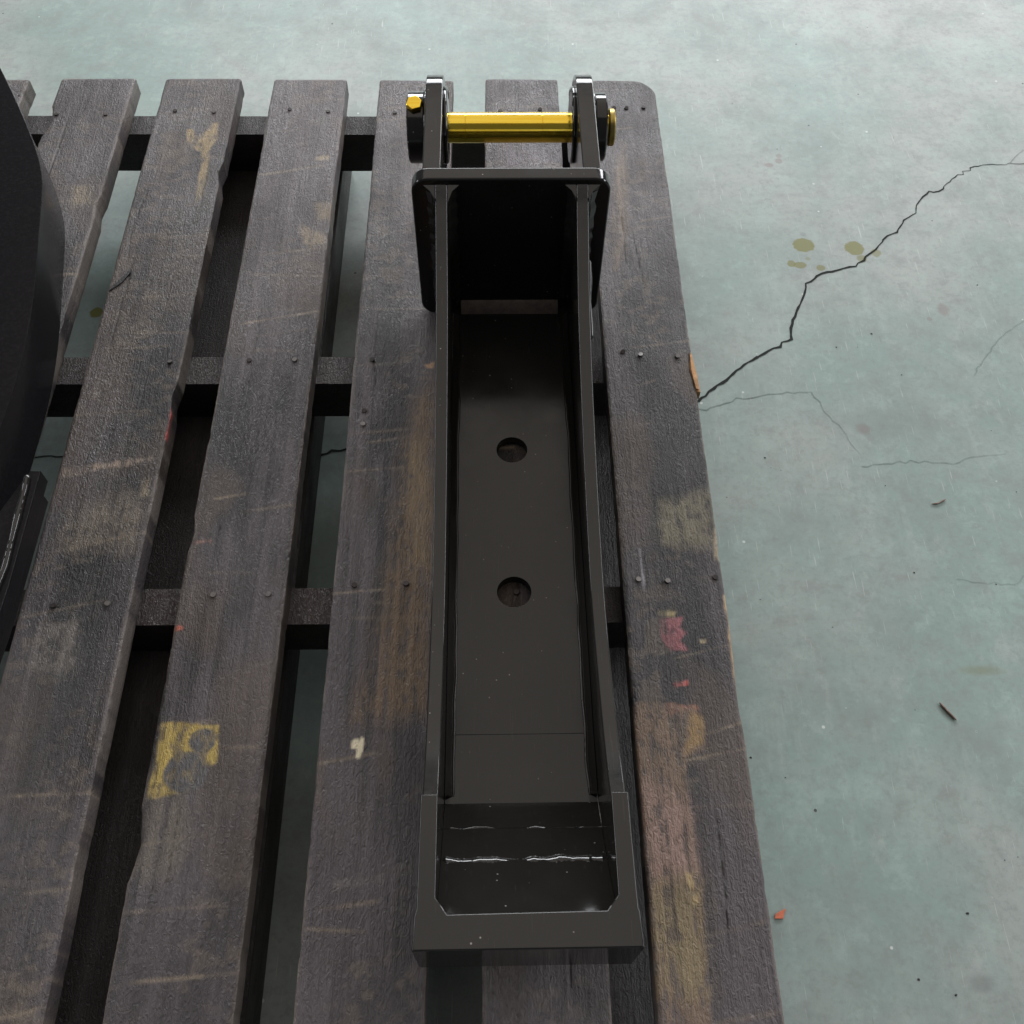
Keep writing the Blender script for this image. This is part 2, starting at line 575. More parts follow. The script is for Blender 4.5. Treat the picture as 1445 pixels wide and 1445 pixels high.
def board(idx, x0, x1, y0, y1, marks, corner=0.0, chips=()):
    w = x1 - x0
    nx, ny = int(round(w / 0.0016)) + 1, int(round((y1 - y0) / 0.0016)) + 1
    u = np.linspace(0, 1, nx)
    v = np.linspace(y0, y1, ny)
    U, Y = np.meshgrid(u, v, indexing='ij')
    yy = v
    # uneven long edges
    el = 0.0016 * (fbm(yy * 9, yy * 0, 100 + idx) - 0.5) + 0.0005 * np.maximum(0, fbm(yy * 70, yy * 0, 200 + idx, 3) - 0.56) / .2
    er = 0.0016 * (fbm(yy * 9, yy * 0, 300 + idx) - 0.5) - 0.0005 * np.maximum(0, fbm(yy * 70, yy * 0, 400 + idx, 3) - 0.56) / .2
    for (cy_, half, depth, side) in chips:
        b = depth * np.clip(1 - np.abs(yy - cy_) / half, 0, 1) ** 0.7
        if side == 'l':
            el = el + b
        else:
            er = er - b
    X = (x0 + el)[None, :] * (1 - U) + (x1 + er)[None, :] * U
    if corner:                                   # rounded far right corner
        dy = np.clip(Y - (y1 - corner), 0, corner)
        lim = x1 - corner + np.sqrt(np.maximum(corner ** 2 - dy ** 2, 0))
        X = np.where(Y > y1 - corner, x0 + (X - x0) * (lim - x0) / w, X)
    X0 = X
    ed = np.minimum(U, 1 - U) * w
    n1 = fbm(X * 18, Y * 5, 500 + idx * 7)
    n2 = fbm(X * 190, Y * 4.5 + 0.6 * fbm(X * 30, Y * 6, 77 + idx), 510 + idx * 7)
    n3 = fbm(X * 55, Y * 40, 520 + idx * 7)
    n4 = fbm(X * 260, Y * 120, 530 + idx * 7, 2)
    Z = 0.0011 * (n1 - 0.5) * 2 + 0.0007 * (n2 - 0.5) + 0.0004 * (n4 - .5)
    crackm = np.zeros_like(X)
    rg = np.random.default_rng(900 + idx)
    for k in range(3):                           # drying cracks along the grain
        cx_ = x0 + w * rg.uniform(0.12, 0.88)
        cy0 = rg.uniform(y0 + .1, y1 - .2)
        cl = rg.uniform(0.06, 0.24)
        xc = cx_ + 0.006 * (fbm(Y * 12, Y * 0 + k, 540 + idx) - 0.5) * 2
        crackm = np.maximum(crackm, np.exp(-((X - xc) / 0.0010) ** 2) * sstep(Y, cy0, cy0 + .03) * (1 - sstep(Y, cy0 + cl - .03, cy0 + cl)))
    Z = Z - 0.0012 * crackm
    Z = Z - 0.0016 * np.clip(1 - ed / 0.0026, 0, 1) ** 1.5
    Z = Z - 0.0018 * np.clip(1 - (y1 - Y) / 0.005, 0, 1) ** 1.5
    # colour: stain, bare grey, brown, scuffs
    C = DARK + (GREY - DARK) * sstep(n1 + 0.25 * (n2 - .5), 0.36, 0.66)[..., None]
    far = np.maximum(sstep(Y, 0.55, 1.1), 0.8 * sstep(Y, 0.42, 0.12))   # mixes in a paler mauve grey towards both ends
    C = C * (1 - 0.45 * far[..., None]) + np.array((0.095, 0.076, 0.079)) * 0.45 * far[..., None]
    br = sstep(fbm(X * 14 + 5, Y * 7, 550 + idx * 7), 0.52, 0.70)
    C = C + (BROWN - C) * (0.55 * br)[..., None]
    C = C * ((0.76 + 0.48 * n2) * (0.86 + 0.22 * np.random.default_rng(idx).random()))[..., None]
    sc = sstep(fbm(X * 90, Y * 130, 525 + idx * 7, 3), 0.50, 0.66) * sstep(fbm(X * 12, Y * 9 + 9, 560 + idx * 7), 0.48, 0.70)
    C = C + (TAN - C) * (0.20 * sc)[..., None]
    # scrape lines across the board
    for k in range(20):
        yc = rg.uniform(max(y0, 0.05), y1)
        ang = rg.normal(0.10, 0.09)
        xm, hl = x0 + w * rg.uniform(0.1, 0.9), w * rg.uniform(0.15, 0.6)
        wd = rg.uniform(0.0010, 0.0022)
        line = np.exp(-((Y - yc - (X - xm) * ang) / wd) ** 2) * (1 - sstep(np.abs(X - xm), hl * .7, hl))
        line = line * (0.35 + 0.65 * sstep(n3, 0.40, 0.60))
        C = C + (TAN * rg.uniform(0.7, 1.5) - C) * (rg.uniform(0.12, 0.52) * line)[..., None]
    # worn pale arrises
    aw = np.clip(1 - ed / 0.0028, 0, 1) * sstep(fbm(Y * 24, Y * 0 + 3, 570 + idx), 0.42, 0.62)
    C = C + (np.array((0.23, 0.195, 0.17)) - C) * (0.55 * aw)[..., None]
    C = C * (1 - 0.55 * np.minimum(crackm, 1))[..., None]
    wob = 0.0045 * (n3 - 0.5) * 2
    C0 = C.copy()
    for kind, shape, col, amt, soft in marks:
        if kind == 'poly':
            sd = poly_sd(X, Y, pxy(shape))
        else:
            c_ = px(shape[0], shape[1])
            sd = np.hypot(X - c_.x, Y - c_.y) - shape[2]
        msk = 1 - sstep(sd + wob * (0.5 + min(soft / .004, 3) * .5), -soft, soft)
        if kind == 'hole':
            pass
        msk = msk * (0.28 + 0.72 * sstep(n4 + 0.9 * n2, 0.62, 0.98))
        C = C + (np.array(col) * (0.72 + 0.5 * n2)[..., None] - C) * (min(1.0, amt * 1.05) * msk)[..., None]
    C = np.clip(C, 0.004, 1)
    # assemble
    V = np.stack([X, Y, Z + PZ], -1).reshape(-1, 3)
    I = np.arange(nx * ny).reshape(nx, ny)
    q = np.stack([I[:-1, :-1], I[1:, :-1], I[1:, 1:], I[:-1, 1:]], -1).reshape(-1, 4)
    ring = np.concatenate([I[:, 0], I[-1, 1:], I[-2::-1, -1], I[0, -2:0:-1]])
    low = V[ring].copy()
    low[:, 2] = PZ - TH
    mid = V[ring].copy()
    mid[:, 2] = PZ - 0.010
    n0, nr = len(V), len(ring)
    V = np.concatenate([V, mid, low])
    r1 = np.arange(nr)
    r2 = (r1 + 1) % nr
    s1 = np.stack([ring[r2], ring[r1], n0 + r1, n0 + r2], -1)
    s2 = np.stack([n0 + r2, n0 + r1, n0 + nr + r1, n0 + nr + r2], -1)
    # underside: strips between the left and right bottom edges
    bot = n0 + nr
    li = {int(k): i for i, k in enumerate(ring)}
    lb = np.array([bot + li[int(k)] for k in I[0, :]])
    rb = np.array([bot + li[int(k)] for k in I[-1, :]])
    under = np.stack([lb[:-1], lb[1:], rb[1:], rb[:-1]], -1)
    fs = np.concatenate([q, s1, s2, under])
    me = bpy.data.meshes.new('deck_board')
    me.from_pydata(V.tolist(), [], fs.tolist())
    me.update()
    at = me.color_attributes.new('paint', 'FLOAT_COLOR', 'POINT')
    cr_ = C.reshape(-1, 3)
    ringc = np.clip(C0, 0.004, 1).reshape(-1, 3)[ring] * 0.8
    allc = np.concatenate([cr_, ringc, ringc])
    at.data.foreach_set('color', np.concatenate([allc, np.ones((len(allc), 1))], 1).ravel())
    return link('deck_board', me, M['deck'], pallet, 50)


YEL = (0.42, 0.30, 0.075)
PINK = (0.24, 0.075, 0.085)


def c7(l): return [(a * .346, 945 + b * .346) for a, b in l]
def c5(l): return [(a * .3875, 80 + b * .3875) for a, b in l]
def cr(l): return [(840 + a * .2076, 760 + b * .2076) for a, b in l]


marks = {
    2: [('poly', [(100, 262), (125, 262), (128, 285), (105, 290)], (0.26, .20, .12), .5, .008)],
    3: [('poly', c5([(680, 265), (702, 262), (716, 292), (752, 275), (772, 240), (796, 237), (790, 300), (766, 345), (752, 440),
                     (742, 500), (712, 535), (716, 490), (728, 430), (735, 345), (705, 332), (682, 305)]), (0.30, .215, .10), .85, .002),
        ('poly', c5([(770, 380), (800, 380), (770, 560), (700, 620), (715, 520)]), (0.045, .038, .03), .7, .006),
        ('poly', [(243, 562), (249, 560), (246, 590), (238, 622), (233, 618), (238, 595)], (0.45, .07, .06), .9, .0015),
        ('poly', [(105, 715), (190, 690), (205, 745), (190, 780), (80, 775)], (0.17, .135, .10), .6, .012),
        ('poly', [(90, 662), (215, 643), (217, 650), (90, 672)], (0.27, .20, .15), .75, .003),
        ('poly', [(195, 675), (215, 672), (212, 700), (196, 702)], (0.28, .22, .14), .6, .004),
        ('poly', [(55, 885), (112, 875), (105, 945), (40, 950)], (0.15, .125, .105), .7, .006)],
    4: [('poly', c7([(660, 214), (895, 224), (884, 384), (812, 386), (790, 430), (772, 500), (600, 528)]), YEL, .92, .0018),
        ('poly', c7([(600, 520), (770, 500), (745, 800), (640, 860), (545, 800)]), (0.14, .115, .085), .55, .012),
        ('circle', (825 * .346, 945 + 287 * .346, .0115), (0.085, .078, .078), .97, .0012),
        ('circle', (757 * .346, 945 + 420 * .346, .0185), (0.085, .078, .078), .97, .0015),
        ('poly', c7([(800, 330), (830, 330), (815, 400), (785, 420)]), (0.085, .078, .078), .9, .002),
        ('poly', [(425, 318), (462, 334), (460, 345), (428, 343)], (0.28, .215, .14), .65, .004),
        ('poly', [(443, 222), (464, 220), (464, 226), (443, 227)], (0.33, .26, .16), .7, .0016),
        ('poly', [(446, 288), (472, 285), (470, 310), (450, 310)], (0.24, .18, .11), .6, .006),
        ('poly', [(246, 883), (260, 883), (259, 890), (246, 890)], (0.5, .12, .07), .9, .0012),
        ('poly', [(276, 762), (298, 759), (298, 766), (276, 769)], (0.36, .17, .12), .7, .002)],
    5: [('poly', [(585, 560), (612, 545), (607, 1008), (500, 1018), (535, 905), (560, 700)], (0.140, .086, .042), .75, .016),
        ('poly', [(575, 640), (606, 600), (606, 800), (580, 790)], (0.22, .15, .075), .55, .012),
        ('poly', [(598, 515), (613, 511), (613, 521), (602, 521)], (0.42, .25, .14), .9, .0015),
        ('poly', [(497, 1044), (505, 1042), (506, 1050), (509, 1038), (514, 1042), (513, 1060), (508, 1073), (500, 1070), (503, 1058), (496, 1056)],
         (0.68, .60, .42), .97, .0009),
        ('poly', [(470, 1244), (538, 1234), (538, 1246), (470, 1256)], (0.16, .14, .13), .7, .003)],
    6: [('poly', [(715, 210), (787, 200), (795, 230), (720, 232)], (0.12, .10, .12), .5, .01)],
    7: [('poly', cr([(430, 540), (600, 530), (578, 600), (640, 640), (585, 690), (650, 765), (510, 772), (440, 680)]), PINK, .93, .0012),
        ('poly', cr([(600, 790), (640, 800), (620, 830)]), PINK, .8, .001),
        ('poly', cr([(530, 980), (632, 958), (638, 998), (545, 1008)]), (0.40, .09, .08), .9, .001),
        ('poly', cr([(485, 1125), (690, 1128), (722, 1165), (490, 1192)]), (0.34, .13, .085), .92, .0012),
        ('poly', [(898, 992), (982, 996), (993, 1020), (993, 1060), (968, 1068), (973, 1120), (985, 1200), (995, 1300), (1002, 1460),
                  (920, 1460), (890, 1100)], (0.175, .115, .075), .9, .003),
        ('poly', [(915, 1115), (972, 1125), (983, 1235), (920, 1235)], (0.31, .20, .165), .75, .014),
        ('poly', [(925, 1250), (986, 1240), (1000, 1400), (930, 1400)], (0.24, .185, .095), .7, .014),
        ('poly', [(973, 1005), (992, 1010), (993, 1050), (968, 1062)], (0.26, .16, .06), .8, .003),
        ('poly', [(968, 1232), (976, 1232), (986, 1275), (979, 1275)], (0.45, .33, .16), .8, .0018),
        ('poly', [(975, 990), (966, 1045), (955, 1060), (962, 1010)], (0.06, .05, .045), .6, .004),
        ('poly', [(866, 250), (880, 200), (885, 225), (884, 340), (868, 380)], (0.20, .145, .10), .65, .006),
        ('poly', [(935, 710), (1005, 690), (1012, 770), (930, 765)], (0.22, .19, .12), .6, .010),
        ('poly', [(900, 773), (904, 773), (912, 838), (908, 838)], (0.26, .25, .27), .8, .0008),
        ('poly', [(929, 860), (955, 862), (952, 870), (930, 868)], (0.35, .28, .13), .8, .0015),
        ('poly', [(986, 902), (997, 903), (995, 908), (988, 907)], (0.45, .37, .22), .9, .001),
        ('poly', [(1022, 842), (1027, 838), (1042, 960), (1046, 985), (1040, 985), (1030, 920)], (0.52, .36, .20), .9, .0016),
        ('poly', [(1008, 745), (1016, 745), (1017, 790), (1010, 790)], (0.45, .36, .24), .7, .0016),
        ('poly', [(1046, 1012), (1052, 1012), (1053, 1025), (1048, 1025)], (0.5, .42, .28), .9, .001)],
}
BX = {1: (-0.735, -0.634), 2: (-0.590, -0.490), 3: (-0.4485, -0.3465), 4: (-0.3012, -0.2018), 5: (-0.1564, -0.0565),
      6: (-0.0125, 0.0875), 7: (0.1222, 0.2192)}
Y1 = {1: 1.219, 2: 1.222, 3: 1.222, 4: 1.2205, 5: 1.2195, 6: 1.2225, 7: 1.2205}
chips = {2: ((1.13, .03, .006, 'l'), (0.97, .02, .003, 'r')), 3: ((0.67, .02, .003, 'r'), (1.03, .02, .004, 'r')),
         4: ((0.2, .03, .005, 'l'), (.5, .02, .003, 'l')), 7: ((0.705, .025, .004, 'r'), (.33, .05, .002, 'r'))}
boards = {}
for i, (a, b) in BX.items():
    boards[i] = board(i, a, b, -0.06, Y1[i], marks.get(i, []), 0.034 if i == 7 else 0.0, chips.get(i, ()))

# nails driven through the deck into the cross beams
nb = bmesh.new()
bmesh.ops.create_cone(nb, cap_ends=True, segments=12, radius1=0.0030, radius2=0.0026, depth=0.0026)
nail_me = bpy.data.meshes.new('nail')
nb.to_mesh(nail_me)
nb.free()
nail_me.materials.append(M['nail'])
nail_me2 = nail_me.copy()
nail_me2.materials.clear()
nail_me2.materials.append(M['nail_dark'])


def nail(bi, x, y, bright, z=0.0004):
    o = bpy.data.objects.new('nail', nail_me if bright else nail_me2)
    COL.objects.link(o)
    o.parent = boards[bi]
    o.location = (x, y, PZ + z)
    o.rotation_euler = (random.gauss(0, .12), random.gauss(0, .12), random.random() * 3)


for bi, pts in {2: [(80, 162, 0), (149, 162, 0)], 3: [(247, 157, 0), (302, 159, 0), (240, 511, 0), (76, 855, 0), (152, 852, 1)],
                4: [(409, 155, 0), (463, 158, 0), (352, 509, 0), (416, 508, 1), (301, 840, 1), (379, 839, 1)],
                5: [(557, 160, 0), (525, 508, 0), (514, 580, 0), (512, 599, 1), (573, 824, 0), (500, 826, 0)],
                6: [(762, 155, 0), (706, 157, 0), (729, 836, 0)],
                7: [(884, 153, 0), (908, 152, 0), (879, 497, 0), (904, 501, 1), (956, 503, 1), (901, 818, 1), (942, 820, 1),
                    (1009, 815, 0), (866, 153, 0)]}.items():
    for a, b, br in pts:
        p = px(a, b)
        nail(bi, p.x, p.y, br)

# cross beams under the deck and boards under the beams
for k, (a, b) in enumerate(BEAMS):
    plate('cross_beam', [[(a, PZ - 0.085), (b, PZ - 0.085), (b, PZ - TH - .0003), (a, PZ - TH - .0003)]], 'x', -0.80, 0.213,
          M['beam'], pallet, 0.002, 1)
for a, b in ((-0.402, -0.309), (-0.3045, -0.212), (0.078, 0.200), (-0.79, -0.67)):
    plate('bottom_board', [[(a, -0.06), (b, -0.06), (b, 1.205), (a, 1.205)]], 'z', 0.0, PZ - 0.0853, M['under'], pallet, 0.002, 1)

# broken splinters on the outer edge of the last board
def splinter(parent, pts, z0, z1, mat, name='splinter'):
    return plate(name, [pxy(pts)], 'z', PZ + z0, PZ + z1, mat, parent, 0.0006, 1)


splinter(boards[7], [(972, 488), (977, 500), (984, 528), (989, 552), (983, 551), (976, 528), (970, 505)], -0.014, -0.0015, M['fresh'])
splinter(boards[7], [(973, 498), (981, 530), (986, 550), (982, 549), (975, 522)], -0.004, 0.0008, M['fresh'])
splinter(boards[3], [(154, 410), (182, 383), (185, 385), (172, 400), (156, 411)], -0.004, 0.0015, M['deck'])

# ------------------------------------------------------------------ excavator thumb
RZ = 0.0054
T = empty('excavator_thumb', (0.0207, 0.10, 0.0), RZ)
tag(T, 'glossy black steel excavator thumb with yellow hinge pin, lying open side up on the pallet', 'excavator thumb')
HW = 0.076          # half outer width
PT = 0.012          # side plate thickness
Y0 = 0.10


def ly(l): return [(a - Y0, b) for a, b in l]


def spline(pts, k=6):
    """Catmull-Rom through points"""
    P = [np.array(p) for p in pts]
    P = [2 * P[0] - P[1]] + P + [2 * P[-1] - P[-2]]
    out = []
    for i in range(1, len(P) - 2):
        for j in range(k):
            t = j / k
            a, b, c, d = P[i - 1:i + 3]
            out.append(tuple(0.5 * (2 * b + (c - a) * t + (2 * a - 5 * b + 4 * c - d) * t * t + (3 * b - a - 3 * c + d) * t ** 3)))
    out.append(tuple(P[-2]))
    return out


SEAM = 0.207
top = spline([(0.789, 0.184), (0.765, 0.1685), (0.72, 0.142), (0.679, 0.122), (0.61, 0.101), (0.535, 0.085), (0.47, 0.0745),
              (0.406, 0.069), (0.36, 0.0715), (0.325, 0.077), (0.257, 0.0915), (SEAM, 0.109)])
bot = [(SEAM, 0.034), (0.225, 0.020), (0.25, 0.0005), (0.30, 0.0002), (0.789, 0.0002)]
for s in (-1, 1):
    a, b = sorted((s * HW, s * (HW - PT)))
    plate('side_plate', [ly(top + bot)], 'x', a, b, M['black'], T, 0.0014, 3)
IN = HW - PT
# floor plate with the two drain holes, then the bent ramp and the tip plate
plate('floor_plate', [[(-IN + .0003, .288 - Y0), (IN - .0003, .288 - Y0), (IN - .0003, .788 - Y0), (-IN + .0003, .788 - Y0)],
                      circ(-0.0015, 0.5905 - Y0, 0.0158, 36), circ(-0.0022, 0.4265 - Y0, 0.0162, 36)],
      'z', 0.001, 0.012, M['satin'], T, 0.0003, 1)
rt = spline([(0.2876, 0.0122), (0.262, 0.0142), (0.243, 0.0166), (0.2266, 0.0182)], 5) + [(0.2258, 0.0188), (0.2140, 0.0284), (0.2014, 0.0380)]
rb = [(a + .003, b - 0.0105) for a, b in rt[::-1]]
rb = [(min(a, .2876), max(b, 0.001)) for a, b in rb]
plate('ramp_plate', [ly(rt + rb)], 'x', -IN + .0003, IN - .0003, M['pocket'], T, 0.0002, 1, 12)
plate('bridge_plate', [ly([(0.2010, 0.0382), (0.1717, 0.0625), (0.1717, 0.0490), (0.2010, 0.0250)])], 'x', -IN + .0003,
      IN - .0003, M['pocket'], T, 0.0003, 1)
plate('tip_plate', [ly([(0.1713, 0.0628), (0.1255, 0.1065), (0.1255, 0.0930), (0.1713, 0.0492)])], 'x', -IN + .0003, IN - .0003, M['pocket'], T,
      0.0003, 1)
# tip frame: U shaped thick plate that closes the near end
zt = 0.1195
TW = HW + 0.0025
plate('tip_frame', [[(-TW - .0008, 0.100 - Y0), (TW + .001, 0.100 - Y0), (TW, 0.1235 - Y0), (HW + .0015, 0.126 - Y0), (HW + .0005, SEAM - .0004 - Y0),
                     (IN - .0002, SEAM - .0004 - Y0), (IN - .0002, 0.1345 - Y0), (IN - 0.0085, 0.1245 - Y0),
                     (-IN + 0.0085, 0.1235 - Y0), (-IN + .0002, 0.1345 - Y0), (-IN + .0002, SEAM - .0004 - Y0),
                     (-HW - .0005, SEAM - .0004 - Y0), (-HW - .0012, 0.127 - Y0), (-TW, 0.1225 - Y0)]],
      'z', 0.036, zt - .001, M['black'], T, 0.0014, 3)

# stop plate
SW = 0.0995
sx0, sx1 = -SW - 0.0005, SW - 0.0005
plate('stop_plate', [rrect(sx0, sx1, 0.0005, 0.191, 0.017)], 'y', 0.7895 - Y0, 0.8065 - Y0, M['black'], T, 0.0022, 3)


# triangular fillet welds between side plates and stop plate
def fillet(name, x, side, y, z0, z1, leg, mat):
    vs = []
    rg = np.random.default_rng(int(abs(x) * 1e5) + side)
    k = 26
    for i in range(k + 1):
        z = z0 + (z1 - z0) * i / k
        f = leg * (1 + 0.10 * math.sin(i * 2.1) + rg.normal(0, .05)) * (1.0 if i > 1 else .6)
        yl = y - np.interp(z, [q[1] for q in top[::-1] if q[0] > .6], [0] * len([q for q in top if q[0] > .6])) * 0
        if i == k:
            f *= 1.5
        dz = 0.62 * f if i == k else 0.0
        vs += [(x, yl, z), (x + side * f, yl, z), (x + side * f * .40, yl - f * .45, z - dz * .45), (x, yl - f * 1.3, z - dz * 1.3)]
    fs = []
    for i in range(k):
        for j in range(4):
            n = (j + 1) % 4
            fs.append((i * 4 + j, i * 4 + n, (i + 1) * 4 + n, (i + 1) * 4 + j))
    fs += [(3, 2, 1, 0), (k * 4, k * 4 + 1, k * 4 + 2, k * 4 + 3)]
    o = mesh(name, vs, fs, mat, T)
    bm = bmesh.new()
    bm.from_mesh(o.data)
    bmesh.ops.recalc_face_normals(bm, faces=bm.faces)
    bm.to_mesh(o.data)
    bm.free()
    return o


for s in (-1, 1):
    fillet('fillet_weld', s * (IN - .0002), -s, 0.7893 - Y0, 0.013, 0.1835, 0.0085, M['weld'])
    fillet('fillet_weld', s * (HW + .0002), s, 0.7893 - Y0, 0.006, 0.1835, 0.0085, M['weld'])
    # flat corner fillets along the floor plate, with a thin wavy toe
    rg = np.random.default_rng(70 + s)
    line = [(y, 0.0121) for y in np.arange(0.774, 0.2876, -0.004)] + [(a, b) for a, b in rt[1:14]]
    legs = 0.0066 * (1 + 0.10 * np.interp(np.arange(len(line)), np.arange(0, len(line) + 6, 6), rg.normal(0, 1, len(line) // 6 + 1 + (len(line) % 6 > -1))[:len(np.arange(0, len(line) + 6, 6))]
                                          if False else rg.normal(0, 1, len(np.arange(0, len(line) + 6, 6)))))
    vs, fs = [], []
    for (y, z), f in zip(line, legs):
        x = s * (IN - .0004)
        vs += [(x, y - Y0, z), (x, y - Y0, z + f), (x - s * f, y - Y0, z)]
    for i in range(len(line) - 1):
        fs += [(3 * i + 1, 3 * i + 4, 3 * i + 5, 3 * i + 2), (3 * i, 3 * i + 2, 3 * i + 5, 3 * i + 3), (3 * i, 3 * i + 3, 3 * i + 4, 3 * i + 1)]
    fs += [(0, 1, 2), (3 * len(line) - 1, 3 * len(line) - 2, 3 * len(line) - 3)]
    mesh('corner_weld', vs, fs, M['weld'], T, 60)
    weld('weld_toe', [(s * (IN - .0004 - f), y - Y0, z + .0003) for (y, z), f in zip(line[::2], legs[::2])], 0.0013, M['weld'], T, .5, seed=90 + s)


def cross_weld(name, y, z, run, slope, x0, x1, seed, gap=0.0):
    """sloping fillet face of lumpy weld metal across the channel"""
    rg = np.random.default_rng(seed)
    n = int((x1 - x0) / 0.0012)
    w = run * (0.8 + 0.5 * np.interp(np.arange(n), np.arange(0, n + 5, 5), rg.random(len(np.arange(0, n + 5, 5)))))
    if gap:
        w = w * np.clip(np.interp(np.arange(n), np.arange(0, n + 9, 9), rg.random(len(np.arange(0, n + 9, 9)))) * 1.9 - gap, 0.12, 1)
    off = 0.0008 * np.interp(np.arange(n), np.arange(0, n + 8, 8), rg.normal(0, 1, len(np.arange(0, n + 8, 8))))
    vs, fs = [], []
    for i in range(n):
        x = x0 + (x1 - x0) * i / (n - 1)
        sl = math.radians(slope + rg.normal(0, 3.0))
        h = w[i] * math.tan(sl)
        yc = y + off[i]
        vs += [(x, yc + w[i] / 2 - Y0, z), (x, yc - Y0, z + h * .54), (x, yc - w[i] / 2 - Y0, z + h), (x, yc - w[i] / 2 - .0012 - Y0, z + h * .85),
               (x, yc - w[i] / 2 - .0014 - Y0, z - .003), (x, yc + w[i] / 2 - Y0, z - .003)]
    for i in range(n - 1):
        for j in range(6):
            k = (j + 1) % 6
            fs.append((6 * i + j, 6 * i + k, 6 * i + 6 + k, 6 * i + 6 + j))
    fs += [tuple(range(6))[::-1], tuple(6 * (n - 1) + j for j in range(6))]
    return mesh(name, vs, fs, M['weld'], T, 70)


cross_weld('cross_weld', 0.1713, 0.0622, 0.0050, 27, -IN + .004, IN - .004, 6)
cross_weld('seam_weld', 0.2014, 0.0378, 0.0016, 30, -IN + .006, IN - .004, 8, 0.35)
weld('weld_bead', [(HW + .001, 0.735 - Y0, 0.135), (HW + .0012, 0.70 - Y0, 0.112), (HW + .001, 0.662 - Y0, 0.100)], 0.0030, M['weld'], T, .9, seed=9)
# flat brown bead where the floor plate meets the stop plate
plate('root_weld', [ly([(0.789, 0.0115), (0.7893, 0.0225), (0.784, 0.0205), (0.777, 0.0125)])], 'x', -0.056, 0.054, M['rustweld'], T, .001, 1)

# hinge lugs with bosses
PY, PZC, LR = 0.9535 - Y0, 0.125, 0.0545
CX = 0.0005
lugp = circ(PY, PZC, LR, 30, -math.pi / 2 - 0.25, math.pi / 2) + [(0.8068 - Y0, PZC + 0.0525), (0.8068 - Y0, 0.016)]
for s in (-1, 1):
    c = CX + s * 0.0812
    lug = plate('hinge_lug', [lugp, circ(PY, PZC, 0.0168, 32)], 'x', c - 0.0092, c + 0.0092, M['black'], T, 0.0013, 3)
    i0 = c - s * 0.0093
    i1 = c - s * 0.0128
    lathe_x('inner_boss', [(i0, 0.0385), (i1 + s * .001, 0.0385), (i1, 0.0372), (i1, 0.0170)], M['black'], T, PY, PZC)
    weld('weld_bead', [(i0 - s * .0012, PY + 0.040 * math.cos(a), PZC + 0.040 * math.sin(a)) for a in np.linspace(0.2, 3.6, 40)],
         0.0030, M['weld'], T, .7, seed=40 + s)
# left collar with cross bolt, right collar
lx0, lx1 = CX - 0.1125, CX - 0.0935
lathe_x('collar', [(lx0, 0.0170), (lx0, 0.0365), (lx0 + .0015, 0.038), (lx1 - .0012, 0.038), (lx1, 0.0368), (lx1, 0.017)], M['black'], T, PY, PZC)
rx0, rx1 = CX + 0.0945, CX + 0.1075
lathe_x('collar', [(rx0, 0.0170), (rx0, 0.0350), (rx0 + .0012, 0.0362), (rx1 - .0015, 0.0362), (rx1, 0.0347), (rx1, 0.017)], M['black'], T, PY, PZC)
weld('weld_bead', [(CX - 0.0918, PY + 0.038 * math.cos(a), PZC + 0.038 * math.sin(a)) for a in np.linspace(0.3, 3.5, 36)], 0.0026, M['weld'], T, .6, seed=50)
weld('weld_bead', [(CX + 0.0925, PY + 0.036 * math.cos(a), PZC + 0.036 * math.sin(a)) for a in np.linspace(0.3, 3.5, 36)], 0.0026, M['weld'], T, .6, seed=51)
# pin
pr = 0.0162


def groove(x): return [(x - .0005, pr), (x - .0003, pr - .0004), (x + .0003, pr - .0004), (x + .0005, pr)]


pin = lathe_x('hinge_pin', [(CX - 0.110, pr - .001), (CX - 0.109, pr)] + groove(CX - 0.049) + groove(CX + 0.037) +
              [(CX + 0.1085, pr), (CX + 0.1092, pr - .002), (CX + 0.1105, pr - .002)], M['zinc'], T, PY, PZC, 64)
lathe_x('pin_head', [(CX + 0.1106, 0.012), (CX + 0.1106, 0.0182), (CX + 0.1122, 0.0200), (CX + 0.1168, 0.0200), (CX + 0.1182, 0.0188),
                     (CX + 0.1182, 0.001)], M['dullzinc'], pin, PY, PZC)
# cross bolt through the left collar
bx = (lx0 + lx1) / 2 - 0.0005
hexp = [(0.0092 * math.cos(math.pi / 3 * i + .3), 0.0092 * math.sin(math.pi / 3 * i + .3)) for i in range(6)]
for z0, z1, nm in ((PZC + 0.0375, PZC + 0.0445, 'bolt_head'), (PZC - 0.0455, PZC - 0.0375, 'bolt_nut')):
    tilt = 0.30
    o = plate(nm, [hexp], 'z', z0 - PZC, z1 - PZC, M['zinc'], pin, 0.0012, 2)
    o.location = (bx, PY, PZC)
    o.rotation_euler = (tilt, 0, 0)

# ------------------------------------------------------------------ second black steel attachment at the pallet's left
BK = empty('bucket', (-0.80, 0.75, 0.0))
tag(BK, 'matte black steel bucket with round back lying across the left end of the pallet', 'bucket')
arc = spline([(-40, 30), (0, 98), (40, 186), (66, 262), (82, 335), (88, 395), (86, 450), (80, 510), (68, 575), (52, 635), (34, 690),
              (12, 750), (-20, 830)], 6)
BH = 0.075
Q = []
for k, (a, b) in enumerate(arc):
    zc = BH * (1 - float(sstep(np.array(b), 180.0, 420.0)))
    Q.append(px(a, b, zc))
wall_out = [(q.x + 0.80, q.y - 0.75) for q in Q]
wall_in = [(x - 0.010, y - 0.003) for x, y in wall_out]
plate('back_shell', [wall_out + wall_in[::-1]], 'z', 0.0004, BH - 0.0101, M['bucket'], BK, 0.0008, 1)
far_x = min(x for x, y in wall_out) - 0.12
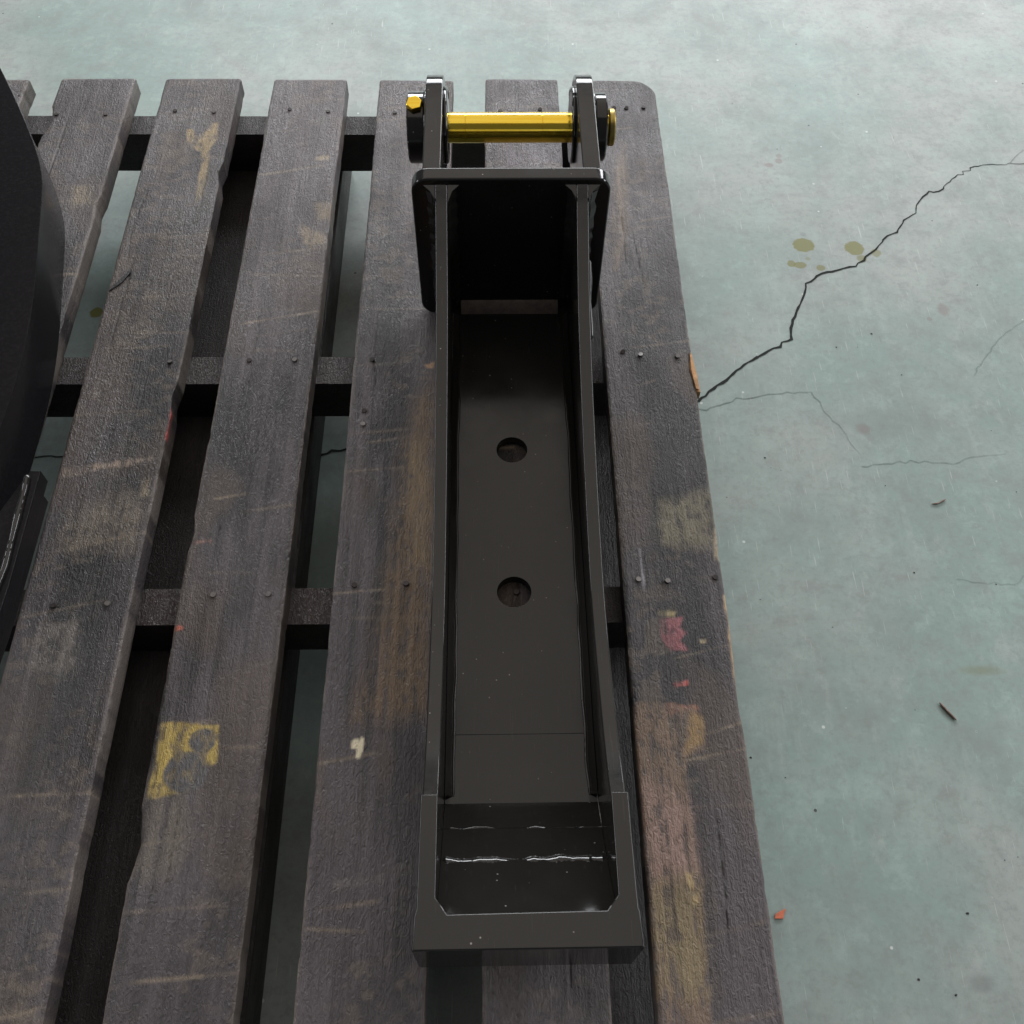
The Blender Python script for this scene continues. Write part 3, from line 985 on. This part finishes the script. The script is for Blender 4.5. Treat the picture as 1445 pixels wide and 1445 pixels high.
plate('side_plate', [[(x + .0015, y) for x, y in wall_out] + [(far_x, wall_out[-1][1] - .05), (far_x, wall_out[0][1] + .02)]], 'z', BH - 0.010, BH,
      M['bucket'], BK, 0.0005, 1)


def bpl(name, pts, z0, z1, zp, mat=M['bucket']):
    l = [(px(a, b, zp).x + 0.80, px(a, b, zp).y - 0.75) for a, b in pts]
    return plate(name, [l], 'z', z0, z1, mat, BK, 0.0012, 2)


bpl('lip_plate', [(42, 664), (57, 664), (12, 826), (-60, 1040), (-160, 1040), (-60, 800)], 0.0755, 0.094, 0.094)
bpl('wear_plate', [(30, 690), (60, 697), (13, 862), (-55, 1060), (-140, 1060)], 0.050, 0.0650, 0.0650)
weld('weld_bead', [tuple(px(a, b, 0.0955) + Vector((0.80, -0.75, 0))) for a, b in ((39, 670), (35, 690), (28, 716), (23, 735), (15, 768), (7, 800), (-2, 822), (-12, 850))],
     0.0030, M['weld'], BK, .3, seed=77)

# ------------------------------------------------------------------ bits on the floor
p = px(1101, 1292, ZF)
o = plate('plastic_chip', [[(-.006, -.003), (.002, -.003), (.003, .0), (.006, .006), (.001, .004), (-.005, .001)]], 'z', 0.0002, 0.0018, M['orange'], None, .0003, 1)
o.location = p
tag(o, 'tiny orange plastic chip on the green floor beside the pallet edge', 'chip')


def stick(name, pts, r, mat, label, cat):
    P = [px(a, b, ZF) for a, b in pts]
    o = weld(name, [q - P[0] + Vector((0, 0, r * 1.1)) for q in P], r, mat, None, .4, .003, 6, seed=len(label))
    o.location = P[0]
    return tag(o, label, cat)


stick('twig', [(1325, 992), (1335, 1003), (1349, 1017)], 0.0013, M['twig'], 'thin straight brown twig lying on the green floor', 'twig')
stick('bark_shred', [(1314, 712), (1323, 711), (1329, 708), (1334, 705)], 0.0011, M['twig'], 'short curled brown shred of bark on the green floor', 'debris')
vs, fs = [], []
for i in range(34):
    a, b = random.uniform(960, 1445), random.uniform(0, 1445)
    q = px(a, b, ZF)
    if q.x < 0.235 and q.y < 1.25:
        continue
    r = random.choice((0.0005, 0.0006, 0.0008, 0.0012))
    n0 = len(vs)
    for k in range(5):
        t = k * 1.257 + random.random() * .6
        vs.append((q.x + r * math.cos(t) * random.uniform(.7, 1.8), q.y + r * math.sin(t), ZF + 0.0003))
    vs.append((q.x, q.y, ZF + r * 0.8))
    fs += [(n0 + k, n0 + (k + 1) % 5, n0 + 5) for k in range(5)]
g = mesh('floor_grit', vs, fs, M['grit'])
tag(g, 'fine dark grit scattered over the green floor', 'grit', kind='stuff')
